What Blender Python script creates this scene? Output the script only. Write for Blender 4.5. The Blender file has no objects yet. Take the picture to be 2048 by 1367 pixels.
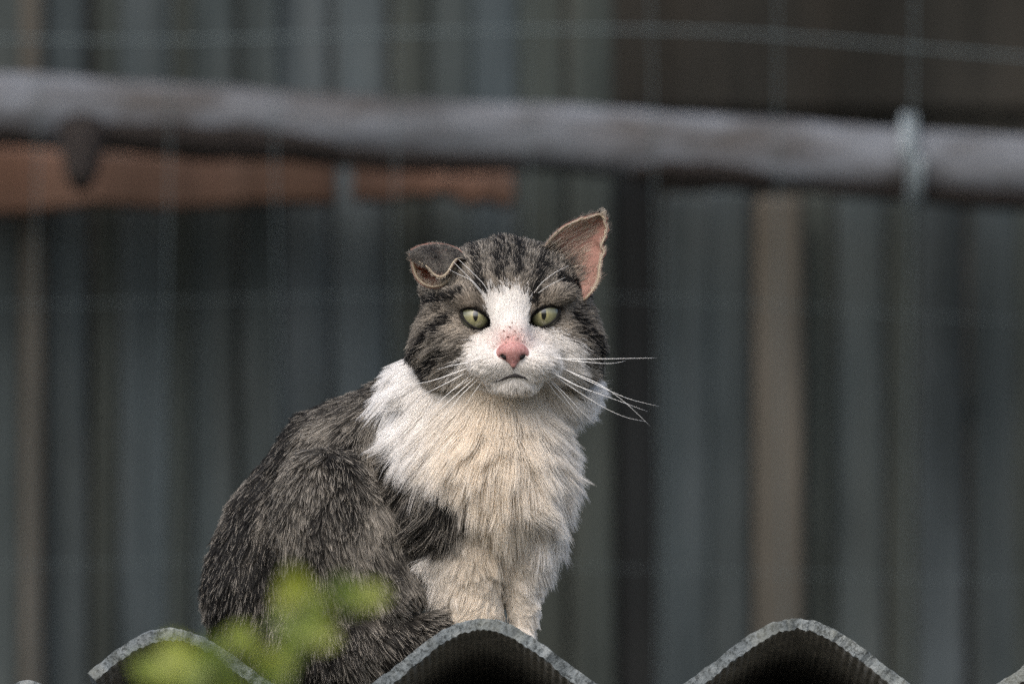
import bpy, bmesh, math
import numpy as np
from mathutils import Vector, Matrix, kdtree

# ------------------------------------------------------------------ camera, sky, sun, exposure
S = 0.000283                     # metres per photo pixel at the cat
DIST = 6.0
TH = math.radians(3.9)
FWD = np.array([0, math.cos(TH), math.sin(TH)]); UPV = np.array([0, -math.sin(TH), math.cos(TH)]); RT = np.array([1., 0, 0])
ORG = np.array([0, 0, (1237 - 683.5) * S])
CAM = ORG - FWD * DIST
scene = bpy.context.scene
COL = scene.collection
cd = bpy.data.cameras.new('camera'); cam = bpy.data.objects.new('camera', cd); COL.objects.link(cam)
cam.location = CAM; cam.rotation_euler = (math.pi / 2 + TH, 0, 0)
cd.sensor_width = 36; cd.lens = 36 * DIST / (2048 * S); cd.clip_start = 0.5; cd.clip_end = 500
cd.dof.use_dof = True; cd.dof.focus_distance = DIST + 0.012; cd.dof.aperture_fstop = cd.lens / 52.0
scene.camera = cam

world = bpy.data.worlds.new('World'); scene.world = world; world.use_nodes = True
wn = world.node_tree; wn.nodes.clear()
wo = wn.nodes.new('ShaderNodeOutputWorld'); bg = wn.nodes.new('ShaderNodeBackground'); sky = wn.nodes.new('ShaderNodeTexSky')
hs = wn.nodes.new('ShaderNodeHueSaturation')
SUN_EL, SUN_AZ = math.radians(48), math.radians(205)      # azimuth measured from +Y towards +X
sky.sky_type = 'NISHITA'; sky.sun_disc = False; sky.sun_elevation = SUN_EL; sky.sun_rotation = SUN_AZ
sky.dust_density = 4.0; sky.air_density = 1.0
hs.inputs['Saturation'].default_value = 0.8
wn.links.new(sky.outputs[0], hs.inputs['Color']); wn.links.new(hs.outputs[0], bg.inputs[0]); wn.links.new(bg.outputs[0], wo.inputs[0])
bg.inputs[1].default_value = 0.14
sl = bpy.data.lights.new('sun', 'SUN'); sun = bpy.data.objects.new('sun', sl); COL.objects.link(sun)
sl.energy = 0.8; sl.angle = math.radians(80); sl.color = (1.0, 0.97, 0.93)
sdir = Vector((math.sin(SUN_AZ) * math.cos(SUN_EL), math.cos(SUN_AZ) * math.cos(SUN_EL), math.sin(SUN_EL)))
sun.rotation_euler = sdir.to_track_quat('Z', 'Y').to_euler()
vs = scene.view_settings
vs.view_transform = 'Standard'; vs.look = 'None'; vs.gamma = 1; vs.use_curve_mapping = False; vs.exposure = 0.95
scene.render.engine = 'CYCLES'
scene.cycles.use_denoising = False
scene.cycles.max_bounces = 10; scene.cycles.diffuse_bounces = 6; scene.cycles.transmission_bounces = 4
scene.cycles_curves.shape = 'RIBBONS'

# ------------------------------------------------------------------ helpers
rng = np.random.default_rng(7)
def Wp(p):
    """cat space (photo px right, photo px down, px away from the camera) -> metres; a rigid frame plus one scale"""
    p = np.asarray(p, float)
    return ORG + (p[..., 0:1] - 1024) * S * RT + (683.5 - p[..., 1:2]) * S * UPV + p[..., 2:3] * S * FWD
def Wv(v):
    v = np.asarray(v, float)
    return v[..., 0:1] * RT - v[..., 1:2] * UPV + v[..., 2:3] * FWD
def at(px, py, Y):
    d = FWD + (px - 1024) / 2048 * 36 / cd.lens * RT + (683.5 - py) / 2048 * 36 / cd.lens * UPV
    return Vector(CAM + d * (Y - CAM[1]) / d[1])
def lin(r, g, b):
    f = lambda c: (c / 255 / 12.92) if c / 255 <= 0.04045 else ((c / 255 + 0.055) / 1.055) ** 2.4
    return (f(r), f(g), f(b))
def tag(o, label=None, cat=None, group=None, kind=None):
    for k, v in (('label', label), ('category', cat), ('group', group), ('kind', kind)):
        if v: o[k] = v
    return o
def mesh_obj(name, v, f, mat, parent=None, smooth=True):
    me = bpy.data.meshes.new(name); me.from_pydata([tuple(map(float, q)) for q in v], [], [tuple(map(int, q)) for q in f]); me.update()
    if smooth: me.polygons.foreach_set('use_smooth', [True] * len(me.polygons))
    o = bpy.data.objects.new(name, me); COL.objects.link(o)
    if mat: me.materials.append(mat)
    if parent: o.parent = parent
    return o
def empty(name, loc):
    o = bpy.data.objects.new(name, None); COL.objects.link(o); o.location = loc; o.empty_display_size = 0.05
    return o
def child_world(o, parent):
    o.parent = parent; o.matrix_parent_inverse = Matrix.Translation(parent.location).inverted()
    return o

def _h(ix, iy, iz):
    h = (ix.astype(np.int64) * 374761393 + iy.astype(np.int64) * 668265263 + iz.astype(np.int64) * 2147483647) & 0x7fffffff
    h = ((h ^ (h >> 13)) * 1274126177) & 0x7fffffff
    return ((h ^ (h >> 16)) & 0xffffff) / float(0xffffff)
def noise(p):
    p = np.asarray(p, float); i = np.floor(p).astype(np.int64); f = p - i; f = f * f * (3 - 2 * f); r = 0
    for a in (0, 1):
        for b in (0, 1):
            for c in (0, 1):
                w = (f[..., 0] if a else 1 - f[..., 0]) * (f[..., 1] if b else 1 - f[..., 1]) * (f[..., 2] if c else 1 - f[..., 2])
                r = r + w * _h(i[..., 0] + a, i[..., 1] + b, i[..., 2] + c)
    return r
def fbm(p, o=3):
    p = np.asarray(p, float); r = 0; a = 0.5; t = 0
    for k in range(o):
        r = r + a * noise(p * 2 ** k + 17.3 * k); t += a; a *= 0.5
    return r / t

class NT:
    def __init__(s, name):
        s.m = bpy.data.materials.new(name); s.m.use_nodes = True; s.t = s.m.node_tree; s.n = s.t.nodes; s.n.clear()
        s.out = s.n.new('ShaderNodeOutputMaterial')
    def add(s, typ, **kw):
        n = s.n.new(typ)
        for k, v in kw.items(): setattr(n, k, v)
        return n
    def link(s, a, b): s.t.links.new(a, b)
    def noise(s, scale, detail=4, vec=None, rough=0.6):
        n = s.add('ShaderNodeTexNoise'); n.inputs['Scale'].default_value = scale; n.inputs['Detail'].default_value = detail; n.inputs['Roughness'].default_value = rough
        if vec is not None: s.link(vec, n.inputs['Vector'])
        return n.outputs['Fac']
    def ramp(s, fac, stops):
        r = s.add('ShaderNodeValToRGB'); e = r.color_ramp.elements
        while len(e) < len(stops): e.new(0.5)
        for el, (p, c) in zip(e, stops): el.position = p; el.color = (*c, 1)
        s.link(fac, r.inputs[0]); return r.outputs[0]
    def mix(s, a, b, fac, blend='MIX'):
        m = s.add('ShaderNodeMix', data_type='RGBA', blend_type=blend)
        for sock, v in ((m.inputs[0], fac), (m.inputs[6], a), (m.inputs[7], b)):
            if hasattr(v, 'is_output'): s.link(v, sock)
            elif isinstance(v, (int, float)): sock.default_value = v
            else: sock.default_value = (*v, 1)
        return m.outputs[2]
    def coord(s, scale=(1, 1, 1), src='Object'):
        tc = s.add('ShaderNodeTexCoord'); mp = s.add('ShaderNodeMapping'); mp.inputs['Scale'].default_value = scale
        s.link(tc.outputs[src], mp.inputs[0]); return mp.outputs[0]
    def principled(s, col, rough=0.7, spec=0.3, bump=None, bd=0.002, bs=0.5, **kw):
        p = s.add('ShaderNodeBsdfPrincipled')
        if hasattr(col, 'is_output'): s.link(col, p.inputs['Base Color'])
        else: p.inputs['Base Color'].default_value = (*col, 1)
        p.inputs['Roughness'].default_value = rough; p.inputs['Specular IOR Level'].default_value = spec
        for k, v in kw.items(): p.inputs[k].default_value = v
        if bump is not None:
            b = s.add('ShaderNodeBump'); b.inputs['Distance'].default_value = bd; b.inputs['Strength'].default_value = bs
            s.link(bump, b.inputs['Height']); s.link(b.outputs[0], p.inputs['Normal'])
        s.link(p.outputs[0], s.out.inputs[0]); return p

# ------------------------------------------------------------------ materials of the place
def wood_mat(name, c0, c1, c2, grain=1.0):
    t = NT(name); v = t.coord((22 * grain, 22 * grain, 1.3)); n = t.noise(3.2, 6, v, 0.65)
    v2 = t.coord((4, 4, 1.1)); n2 = t.noise(2.6, 5, v2); n4 = t.noise(2.1, 4, t.coord((5, 3, 0.8)))
    c = t.mix(t.ramp(n, [(0.25, c0), (0.52, c1), (0.8, c2)]), t.ramp(n2, [(0.3, (0.38, 0.40, 0.39)), (0.68, (1.3, 1.3, 1.3))]), 0.85, 'MULTIPLY')
    c = t.mix(c, t.ramp(n4, [(0.45, (1, 1, 1)), (0.75, (1.10, 0.92, 0.76))]), 0.6, 'MULTIPLY')
    oi = t.add('ShaderNodeObjectInfo'); c = t.mix(c, t.ramp(oi.outputs['Random'], [(0, (0.86, 0.86, 0.88)), (1, (1.14, 1.12, 1.08))]), 0.7, 'MULTIPLY')
    t.principled(c, 0.9, 0.15, n, 0.004, 0.6); return t.m
M = {}
M['grey'] = wood_mat('weathered_grey_wood', lin(43, 50, 52), lin(56, 63, 65), lin(69, 75, 77))
M['blue'] = wood_mat('weathered_blue_grey_wood', lin(45, 52, 56), lin(59, 67, 71), lin(73, 80, 84))
M['olive'] = wood_mat('algae_stained_wood', lin(39, 44, 43), lin(51, 56, 54), lin(63, 67, 64))
M['tan'] = wood_mat('pale_tan_wood', lin(62, 61, 57), lin(74, 72, 67), lin(86, 84, 79))
M['dark'] = wood_mat('dark_wood', lin(14, 15, 16), lin(24, 26, 27), lin(36, 38, 38))
M['brown'] = wood_mat('dark_brown_board', lin(26, 27, 25), lin(40, 39, 36), lin(54, 52, 48))
M['green'] = wood_mat('dark_green_board', lin(30, 38, 38), lin(44, 54, 53), lin(56, 64, 63))
M['rust'] = wood_mat('orange_brown_timber', lin(80, 63, 55), lin(102, 81, 70), lin(114, 94, 83))
def log_mat():
    t = NT('silvered_log'); v = t.coord((1.6, 20, 20)); n = t.noise(3.0, 6, v, 0.65)
    c = t.ramp(n, [(0.25, lin(64, 67, 71)), (0.55, lin(98, 102, 107)), (0.8, lin(124, 127, 131))])
    v2 = t.coord((5, 14, 14)); n2 = t.noise(1.6, 4, v2)
    c = t.mix(c, lin(50, 46, 42), t.ramp(n2, [(0.44, (0, 0, 0)), (0.62, (0.85, 0.85, 0.85))]))
    c = t.mix(c, t.ramp(t.noise(2.2, 3, t.coord((3, 5, 5))), [(0.35, (0.7, 0.7, 0.7)), (0.65, (1.35, 1.33, 1.35))]), 0.9, 'MULTIPLY')
    t.principled(c, 0.75, 0.25, n, 0.004, 0.6); return t.m
M['log'] = log_mat()
def bark_mat():
    t = NT('dark_bark'); n = t.noise(60, 5); t.principled(t.ramp(n, [(0.3, (0.012, 0.011, 0.011)), (0.7, (0.05, 0.042, 0.038))]), 0.95, 0.1, n, 0.004, 0.8); return t.m
M['bark'] = bark_mat()
def wire_mat():
    t = NT('galvanised_wire'); n = t.noise(120, 3); t.principled(t.ramp(n, [(0.3, lin(52, 62, 64)), (0.7, lin(84, 94, 96))]), 0.5, 0.4, Metallic=0.35); return t.m
M['wire'] = wire_mat()
def cement_mat():
    t = NT('fibre_cement'); v = t.coord()
    n = t.noise(90, 6, v, 0.7); n2 = t.noise(420, 4, v, 0.7); n3 = t.noise(22, 4, v)
    c = t.ramp(n, [(0.25, lin(68, 73, 75)), (0.5, lin(104, 110, 112)), (0.72, lin(136, 140, 140))])
    c = t.mix(c, lin(40, 44, 44), t.ramp(n2, [(0.50, (0, 0, 0)), (0.60, (0.75, 0.75, 0.75))]))
    c = t.mix(c, lin(120, 122, 114), t.ramp(n3, [(0.52, (0, 0, 0)), (0.66, (0.5, 0.5, 0.5))]))
    vo = t.add('ShaderNodeTexVoronoi', feature='DISTANCE_TO_EDGE'); vo.inputs['Scale'].default_value = 95
    mv = t.add('ShaderNodeVectorMath', operation='MULTIPLY_ADD'); nn = t.add('ShaderNodeTexNoise'); nn.inputs['Scale'].default_value = 140
    t.link(v, nn.inputs['Vector']); t.link(nn.outputs['Color'], mv.inputs[0]); mv.inputs[1].default_value = (0.02, 0.02, 0.02); t.link(v, mv.inputs[2]); t.link(mv.outputs[0], vo.inputs['Vector'])
    cr = t.ramp(vo.outputs['Distance'], [(0.0, (1, 1, 1)), (0.03, (0, 0, 0))])
    crm = t.mix(cr, t.ramp(t.noise(35, 2, v), [(0.48, (0, 0, 0)), (0.6, (0.9, 0.9, 0.9))]), 1.0, 'MULTIPLY')
    c = t.mix(c, lin(30, 32, 32), crm)
    t.principled(c, 0.92, 0.15, n2, 0.0012, 0.7); return t.m
M['cement'] = cement_mat()
def under_light_mat():
    t = NT('underside_painted_light'); v = t.coord(); n = t.noise(130, 5, v)  # hollow's light level is put into this colour, lightened where little light reaches
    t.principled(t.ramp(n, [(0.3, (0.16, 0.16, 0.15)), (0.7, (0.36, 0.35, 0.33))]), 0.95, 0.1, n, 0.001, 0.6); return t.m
M['under_light'] = under_light_mat()
def leaf_mat():
    t = NT('yellow_green_leaf'); n = t.noise(45, 4); oi = t.add('ShaderNodeObjectInfo')
    c = t.mix(t.ramp(n, [(0.3, (0.15, 0.19, 0.016)), (0.7, (0.23, 0.265, 0.028))]), t.ramp(oi.outputs['Random'], [(0, (0.55, 0.7, 0.7)), (1, (1.3, 1.2, 1.0))]), 0.8, 'MULTIPLY')
    d = t.add('ShaderNodeBsdfPrincipled'); d.inputs['Roughness'].default_value = 0.5; t.link(c, d.inputs['Base Color'])
    tr = t.add('ShaderNodeBsdfTranslucent'); t.link(c, tr.inputs[0]); mx = t.add('ShaderNodeMixShader'); mx.inputs[0].default_value = 0.45
    t.link(d.outputs[0], mx.inputs[1]); t.link(tr.outputs[0], mx.inputs[2]); t.link(mx.outputs[0], t.out.inputs[0]); return t.m
M['leaf'] = leaf_mat()
t = NT('green_stem'); t.principled(t.ramp(t.noise(80, 3), [(0.3, (0.06, 0.09, 0.02)), (0.7, (0.13, 0.16, 0.04))]), 0.6); M['stem'] = t.m
t = NT('rough_earth'); t.principled(t.ramp(t.noise(3, 6, t.coord()), [(0.3, (0.05, 0.048, 0.036)), (0.7, (0.12, 0.112, 0.09))]), 0.95, 0.1, t.noise(40, 5, t.coord()), 0.02, 0.8); M['ground'] = t.m

# ------------------------------------------------------------------ ground
GZ = -2.1
n = 40; g = np.linspace(-1, 1, n); gx, gy = np.meshgrid(np.sign(g) * np.abs(g) ** 2 * 200, np.sign(g) * np.abs(g) ** 2 * 200)
gz = GZ + 0.08 * (fbm(np.stack([gx * .5, gy * .5, gx * 0], -1)) - .5)
idx = np.arange(n * n).reshape(n, n)
quads = np.stack([idx[:-1, :-1], idx[:-1, 1:], idx[1:, 1:], idx[1:, :-1]], -1).reshape(-1, 4)
tag(mesh_obj('ground', np.stack([gx, gy, gz], -1).reshape(-1, 3), quads, M['ground']), 'rough earthy ground below the shed and fence', 'ground', kind='structure')

# ------------------------------------------------------------------ paling fence, dark wall behind
def box_mesh(name, x0, x1, y0, y1, z0, z1, mat, parent=None, bev=0.003, seed=0, lean=0.0, nz=7, warp=0.003):
    """an upright or lying board: a bevelled, slightly warped box"""
    bm = bmesh.new(); r = np.random.default_rng(abs(seed) + 1)
    rings = []
    long_x = (x1 - x0) > (z1 - z0)
    for k in range(nz):
        q = k / (nz - 1); jx, jy = (r.normal(0, warp, 2) if 0 < k < nz - 1 else (0, 0))
        if long_x:
            X = x0 + (x1 - x0) * q
            cs = [(y0, z0), (y1, z0), (y1, z1), (y0, z1)]
            rings.append([bm.verts.new((X, a + jy, b + jx + lean * q)) for a, b in cs])
        else:
            Z = z0 + (z1 - z0) * q
            cs = [(x0, y0), (x1, y0), (x1, y1), (x0, y1)]
            rings.append([bm.verts.new((a + jx + lean * q, b + jy, Z)) for a, b in cs])
    for a, b in zip(rings[:-1], rings[1:]):
        for i in range(4): bm.faces.new((a[i], a[(i + 1) % 4], b[(i + 1) % 4], b[i]))
    bm.faces.new(rings[0][::-1]); bm.faces.new(rings[-1])
    bmesh.ops.recalc_face_normals(bm, faces=bm.faces)
    bmesh.ops.bevel(bm, geom=[e for e in bm.edges if e.calc_face_angle(0) > 0.8], offset=bev, segments=1, affect='EDGES')
    me = bpy.data.meshes.new(name); bm.to_mesh(me); bm.free(); me.materials.append(mat)
    o = bpy.data.objects.new(name, me); COL.objects.link(o)
    if parent: child_world(o, parent)
    return o
FY = 2.0
PX = lambda px, Y: at(px, 683, Y).x
PZ = lambda py, Y: at(1024, py, Y).z
fence = tag(empty('paling_fence', (0, FY, GZ)), 'weathered grey upright paling fence across the background behind the cat', 'fence')
pal = [(-260, -170, 'grey'), (-165, -70, 'blue'), (-65, 40, 'grey'), (42, 88, 'tan'), (92, 178, 'blue'), (184, 232, 'olive'), (236, 338, 'grey'), (344, 384, 'olive'),
       (388, 476, 'grey'), (480, 552, 'tan'), (556, 662, 'blue'), (668, 776, 'blue'), (782, 858, 'olive'), (862, 944, 'grey'), (948, 1040, 'blue'), (1044, 1136, 'olive'), (1140, 1226, 'olive')]
kinds = ('grey', 'blue', 'grey', 'olive', 'grey', 'blue', 'olive')
rp = np.random.default_rng(55); xa = -264
while xa > -5200:
    w_ = int(rp.integers(70, 115)); pal.insert(0, (xa - w_, xa, kinds[int(rp.integers(7))])); xa -= w_ + 5
for i, (a, b, m) in enumerate(pal):
    dy = 0.004 * abs(math.sin(i * 12.9898))
    if m == 'tan': m = 'grey' if a > 400 else 'tan'; dy = -0.012
    box_mesh('paling', PX(a, FY) - 0.0005, PX(b, FY) + 0.0005, FY + dy, FY + dy + 0.014, GZ - 0.05, 1.02 + 0.03 * math.sin(i * 2.3), M[m], fence, seed=i, warp=0.0015, lean=0.003 * math.sin(i * 1.7), bev=0.004)
low = [(1320, 1418, 'grey'), (1424, 1508, 'grey'), (1506, 1600, 'tan'), (1606, 1668, 'olive'), (1676, 1770, 'grey'), (1776, 1836, 'olive'), (1842, 1934, 'blue'), (1940, 2030, 'grey'), (2036, 2120, 'olive'), (2126, 2220, 'grey'), (2226, 2310, 'blue')]
xa = 2316
while xa < 7200:
    w_ = int(rp.integers(70, 115)); low.append((xa, xa + w_, kinds[int(rp.integers(7))])); xa += w_ + 6
for i, (a, b, m) in enumerate(low):
    dy = 0.004 * abs(math.sin(i * 12.9898))
    if m == 'tan': dy = -0.028
    box_mesh('paling', PX(a, FY) - 0.0008, PX(b, FY) + 0.0008, FY + dy, FY + dy + 0.014, GZ - 0.05, PZ(388 - 12 * math.sin(i * 2.1), FY), M[m], fence, seed=40 + i, warp=0.0015, lean=0.004 * math.sin(i * 2.9 + 1), bev=0.004)
box_mesh('dark_gap_strip', PX(1222, FY), PX(1316, FY), FY + 0.01, FY + 0.075, GZ - 0.05, PZ(352, FY), M['dark'], fence, seed=77)  # near-black strip added to stand in for the shaded gap between palings
for k, (z, y) in enumerate(((-1.3, 0.045), (PZ(1600, FY), 0.046))):
    box_mesh('rail', PX(-5150, FY), PX(7200, FY), FY + 0.078, FY + 0.115, z, z + 0.07, M['dark'], fence, seed=90 + k)
# orange-brown rail, in two lengths, nailed to the front of the palings
def rail_piece(px0, px1, t0, t1, b0, b1, seed):
    Y = FY - 0.062; bm = bmesh.new(); r = np.random.default_rng(seed); N = 14; rings = []
    for k in range(N):
        q = k / (N - 1); px = px0 + (px1 - px0) * q
        zt = at(px, t0 + (t1 - t0) * q, Y).z + r.normal(0, .0015); zb = at(px, b0 + (b1 - b0) * q, Y).z + r.normal(0, .003); X = at(px, 400, Y).x
        rings.append([bm.verts.new(c) for c in ((X, Y, zb), (X, Y + 0.03, zb), (X, Y + 0.03, zt), (X, Y, zt))])
    for a, b in zip(rings[:-1], rings[1:]):
        for i in range(4): bm.faces.new((a[i], a[(i + 1) % 4], b[(i + 1) % 4], b[i]))
    bm.faces.new(rings[0][::-1]); bm.faces.new(rings[-1]); bmesh.ops.recalc_face_normals(bm, faces=bm.faces)
    bmesh.ops.bevel(bm, geom=[e for e in bm.edges if e.calc_face_angle(0) > 0.8], offset=0.003, segments=1, affect='EDGES')
    me = bpy.data.meshes.new('rail'); bm.to_mesh(me); bm.free(); me.materials.append(M['rust'])
    o = bpy.data.objects.new('rail', me); COL.objects.link(o); child_world(o, fence); o['label'] = 'orange-brown timber rail below the log'
rail_piece(-1400, 672, 240, 325, 470, 404, 3); rail_piece(704, 1030, 330, 350, 402, 398, 4)

BY = 2.55
bwall = tag(empty('board_wall', (0.5, BY, GZ)), 'dark brown and green horizontal board wall at top right behind the log', 'wall')
zt = GZ + 0.02; k = 0
while zt < 1.75:
    h = 0.112; nm = 'green' if zt > PZ(75, BY) else 'brown'
    box_mesh('board', PX(-4600, BY), PX(6600, BY), BY + 0.014 * (k % 2), BY + 0.013 + 0.014 * (k % 2), zt, zt + h + 0.012, M[nm], bwall, seed=130 + k, bev=0.004)
    zt += h + 0.006; k += 1
for px in (-4500, -3600, -2700, -1800, -850, 50, 920, 1850, 2850, 3800, 4700, 5600, 6500):
    box_mesh('stud', PX(px, BY) - 0.03, PX(px, BY) + 0.03, BY + 0.032, BY + 0.09, GZ - 0.05, 1.36, M['dark'], bwall, seed=170 + px)

# ------------------------------------------------------------------ the silvered log in front of the fence
LY = FY - 0.15
def tube(pts, rad, sides=10, cap=True, squash=None):
    pts = np.asarray(pts, float); n = len(pts); rad = np.broadcast_to(rad, (n,)); V = []; F = []
    T = np.gradient(pts, axis=0); T /= np.linalg.norm(T, axis=1)[:, None] + 1e-12
    ref = np.array([0.0, 0, 1]) if abs(T[0, 2]) < .9 else np.array([0, 1.0, 0])
    for i in range(n):
        u = np.cross(ref, T[i]); u /= np.linalg.norm(u) + 1e-12; w = np.cross(T[i], u)
        for k in range(sides):
            a = 2 * math.pi * k / sides
            V.append(pts[i] + rad[i] * (math.cos(a) * u + math.sin(a) * w))
    for i in range(n - 1):
        for k in range(sides):
            F.append((i * sides + k, i * sides + (k + 1) % sides, (i + 1) * sides + (k + 1) % sides, (i + 1) * sides + k))
    if cap: F.append(tuple(range(sides))[::-1]); F.append(tuple(range((n - 1) * sides, n * sides)))
    return V, F
lx = np.linspace(-3200, 5200, 260)
lc = np.array([at(a, 213 + 0.060 * a + 1.5 * math.sin(a / 260), LY) for a in lx])
lr = 0.0248 * (1 + 0.025 * np.sin(lx / 170) + 0.02 * np.sin(lx / 61 + 1)) * (1.02 - lx / 60000)
V, F = tube(lc, lr, 28); V = np.array(V)
nn = fbm(V * np.array([25, 70, 70])); cc = np.repeat(lc, 28, 0); V = cc + (V - cc) * (1 + 0.16 * (nn - .5))[:, None]
logo = tag(mesh_obj('log', V, F, M['log']), 'long silvery grey log lying across the fence above the orange-brown rail', 'log')
# bark left along the underside, and a stub
def bark_strip(px0, px1, a0, a1, name='bark'):
    n = 40; m = 8; V = []; F = []; xs = np.linspace(px0, px1, n)
    for i, a in enumerate(xs):
        c = np.array(at(a, 213 + 0.060 * a + 1.5 * math.sin(a / 260), LY)); r = 0.0248 * (1 + 0.025 * math.sin(a / 170) + 0.02 * math.sin(a / 61 + 1)) * (1.02 - a / 60000)
        taper = math.sin(math.pi * i / (n - 1)) ** 0.35
        e = 0.25 * (fbm(np.array([[a / 60, 3.1, a0]]))[0] - .5)
        for j in range(m):
            ang = math.radians(a0 + (a1 - a0) * (0.5 + (j / (m - 1) - .5) * taper)) + e
            rr = r * 1.05 + 0.006 * taper * math.sin(math.pi * j / (m - 1)) ** .5 + 0.002 * fbm(np.array([[a / 20, j, 5.]]))[0]
            V.append(c + rr * np.array([0, -math.cos(ang), math.sin(ang)]))
    for i in range(n - 1):
        for j in range(m - 1): F.append((i * m + j, (i + 1) * m + j, (i + 1) * m + j + 1, i * m + j + 1))
    o = mesh_obj(name, V, F, M['bark'], logo)
    md = o.modifiers.new('t', 'SOLIDIFY'); md.thickness = 0.006; md.offset = -1
bark_strip(130, 700, -88, -12); bark_strip(560, 1060, -95, -38); bark_strip(1260, 1560, -95, -25); bark_strip(1600, 2300, -100, -44); bark_strip(-400, 120, -95, -30)
p0 = np.array(at(165, 255, LY - 0.02)); p1 = np.array(at(162, 372, LY - 0.045))
V, F = tube([p0, p0 * .6 + p1 * .4, p0 * .2 + p1 * .8, p1], [0.019, 0.016, 0.012, 0.008], 9); V = np.array(V); V += 0.003 * (fbm(V * 90)[:, None] - .5)
mesh_obj('branch_stub', V, F, M['bark'], logo)

# ------------------------------------------------------------------ wire netting in front of the log
NY = LY - 0.075
net = tag(empty('wire_netting', (0, NY, GZ)), 'thin galvanised wire netting of upright and cross wires in front of log', 'netting')
for i, a in enumerate((-440, -190, 78, 325, 552, 800, 1050, 1305, 1565, 1822, 2080, 2330, *range(2586, 6200, 256), *range(-696, -4300, -256))):
    zs = np.linspace(GZ, 1.05, 26); x = PX(a, NY)
    pts = [(x + 0.004 * math.sin(z * 5 + i * 1.9) + (0.01 * (z - .3) if i == 3 else 0), NY + 0.004 * math.sin(z * 4 + i), z) for z in zs]
    V, F = tube(pts, 0.0006 if i != 9 else 0.0008, 6); o = mesh_obj('wire', V, F, M['wire']); child_world(o, net)
for i, py in enumerate((-420, 72, 600, 1130, 1660, 2300)):
    xs = np.linspace(PX(-4200, NY), PX(6200, NY), 160); z = PZ(py, NY)
    f = lambda x: -0.020 * max(0, min(x - 0.12, 0.5) / 0.35) ** 1.5
    pts = [(x, NY - 0.005, z + 0.004 * math.sin(x * 9 + i) + f(x)) for x in xs]
    V, F = tube(pts, 0.0012 if i == 1 else 0.0003, 6); o = mesh_obj('wire', V, F, M['wire']); child_world(o, net)
# wire tie round the log
cc = np.array(at(1822, 213 + 0.060 * 1822, LY)); ang = np.linspace(0, 4 * math.pi, 60)
pts = [cc + np.array([-0.006 + 0.012 * k / 59, -0.032 * math.cos(a), 0.033 * math.sin(a)]) for k, a in enumerate(ang)]
t = NT('pale_zinc'); t.principled(t.ramp(t.noise(90, 3), [(0.3, lin(100, 110, 114)), (0.7, lin(134, 142, 146))]), 0.5, 0.4); V, F = tube(pts, 0.0030, 8); tag(mesh_obj('wire_tie', V, F, t.m), 'pale wire tie wrapped round the log at right', 'tie')

# ------------------------------------------------------------------ corrugated roof sheet and the shed under it
SY0 = -0.022; SLOPE = math.tan(math.radians(5)); PITCH = 626 * S; AMP = 79 * S; THK = 0.0070
XC = (965 - 1024) * S
def sheet_z(x):
    ph = 2 * math.pi * (x - XC) / PITCH
    z = AMP * (np.cos(ph) - 1)
    return z - 0.0052 * np.clip((-0.04 - x) / 0.14, 0, 1.6)
def corr_sheet(name, x0, x1, zf, y0, y1, thk, mat, mat2, dx=0.0011, dz=0.0, rib=0.0009, chip=0.0011, slope=SLOPE):
    xs = np.arange(x0, x1, dx); ys = y0 + (y1 - y0) * np.array([0, .0012, .003, .006, .011, .018, .03, .05, .08, .13, .2, .35, .6, 1.0]); nx, ny = len(xs), len(ys)
    X, Yg = np.meshgrid(xs, ys, indexing='ij')
    e = np.exp(-(Yg - y0) / 0.004)
    jt = (fbm(np.stack([X * 260, Yg * 260, X * 0], -1), 4) - .5); jb = (fbm(np.stack([X * 230, Yg * 260, X * 0 + 9], -1), 4) - .5); jy = (fbm(np.stack([X * 180, X * 0, X * 0 + 4], -1), 3) - .5)
    jl = (fbm(np.stack([X * 55, Yg * 20, X * 0 + 2], -1), 2) - .5)
    base = zf(X) - slope * (Yg - y0) + dz
    grad = np.gradient(zf(xs), xs)[:, None]; nrm = np.sqrt(1 + grad ** 2)
    Ye = Yg + e * 0.006 * jy
    top = np.stack([X, Ye + e * .0012, base + chip * 2.0 * jt - e * 0.0008 - chip * 1.2 * jl], -1)
    ribs = rib * np.sin(X * 2 * math.pi / 0.0042) * (1 - 0.6 * e)
    bot = np.stack([X + grad / nrm * thk, Ye + e * .001, base - thk / nrm + chip * 2.2 * jb + chip * 1.4 * jl + ribs], -1)
    V = np.concatenate([top.reshape(-1, 3), bot.reshape(-1, 3)]); idx = np.arange(nx * ny).reshape(nx, ny); o2 = nx * ny
    q = lambda a: np.stack([a[:-1, :-1], a[1:, :-1], a[1:, 1:], a[:-1, 1:]], -1).reshape(-1, 4)
    Ft = q(idx); Fb = q(idx + o2)[:, ::-1]
    edge = lambda l: np.stack([l[:-1], l[:-1] + o2, l[1:] + o2, l[1:]], -1)
    Fe = np.concatenate([edge(idx[:, 0])[:, ::1], edge(idx[::-1, -1]), edge(idx[0, ::-1]), edge(idx[-1, :])])
    o = mesh_obj(name, V, np.concatenate([Ft, Fe, Fb]), mat)
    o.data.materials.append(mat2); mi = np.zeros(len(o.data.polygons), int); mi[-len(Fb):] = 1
    # the rim of the underside keeps the cement colour
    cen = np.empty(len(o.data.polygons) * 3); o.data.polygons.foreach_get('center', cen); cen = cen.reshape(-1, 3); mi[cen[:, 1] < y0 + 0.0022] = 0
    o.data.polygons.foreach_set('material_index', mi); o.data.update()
    sm = np.ones(len(o.data.polygons), bool); sm[len(Ft):len(Ft) + len(Fe)] = False; o.data.polygons.foreach_set('use_smooth', sm)
    return o
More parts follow.
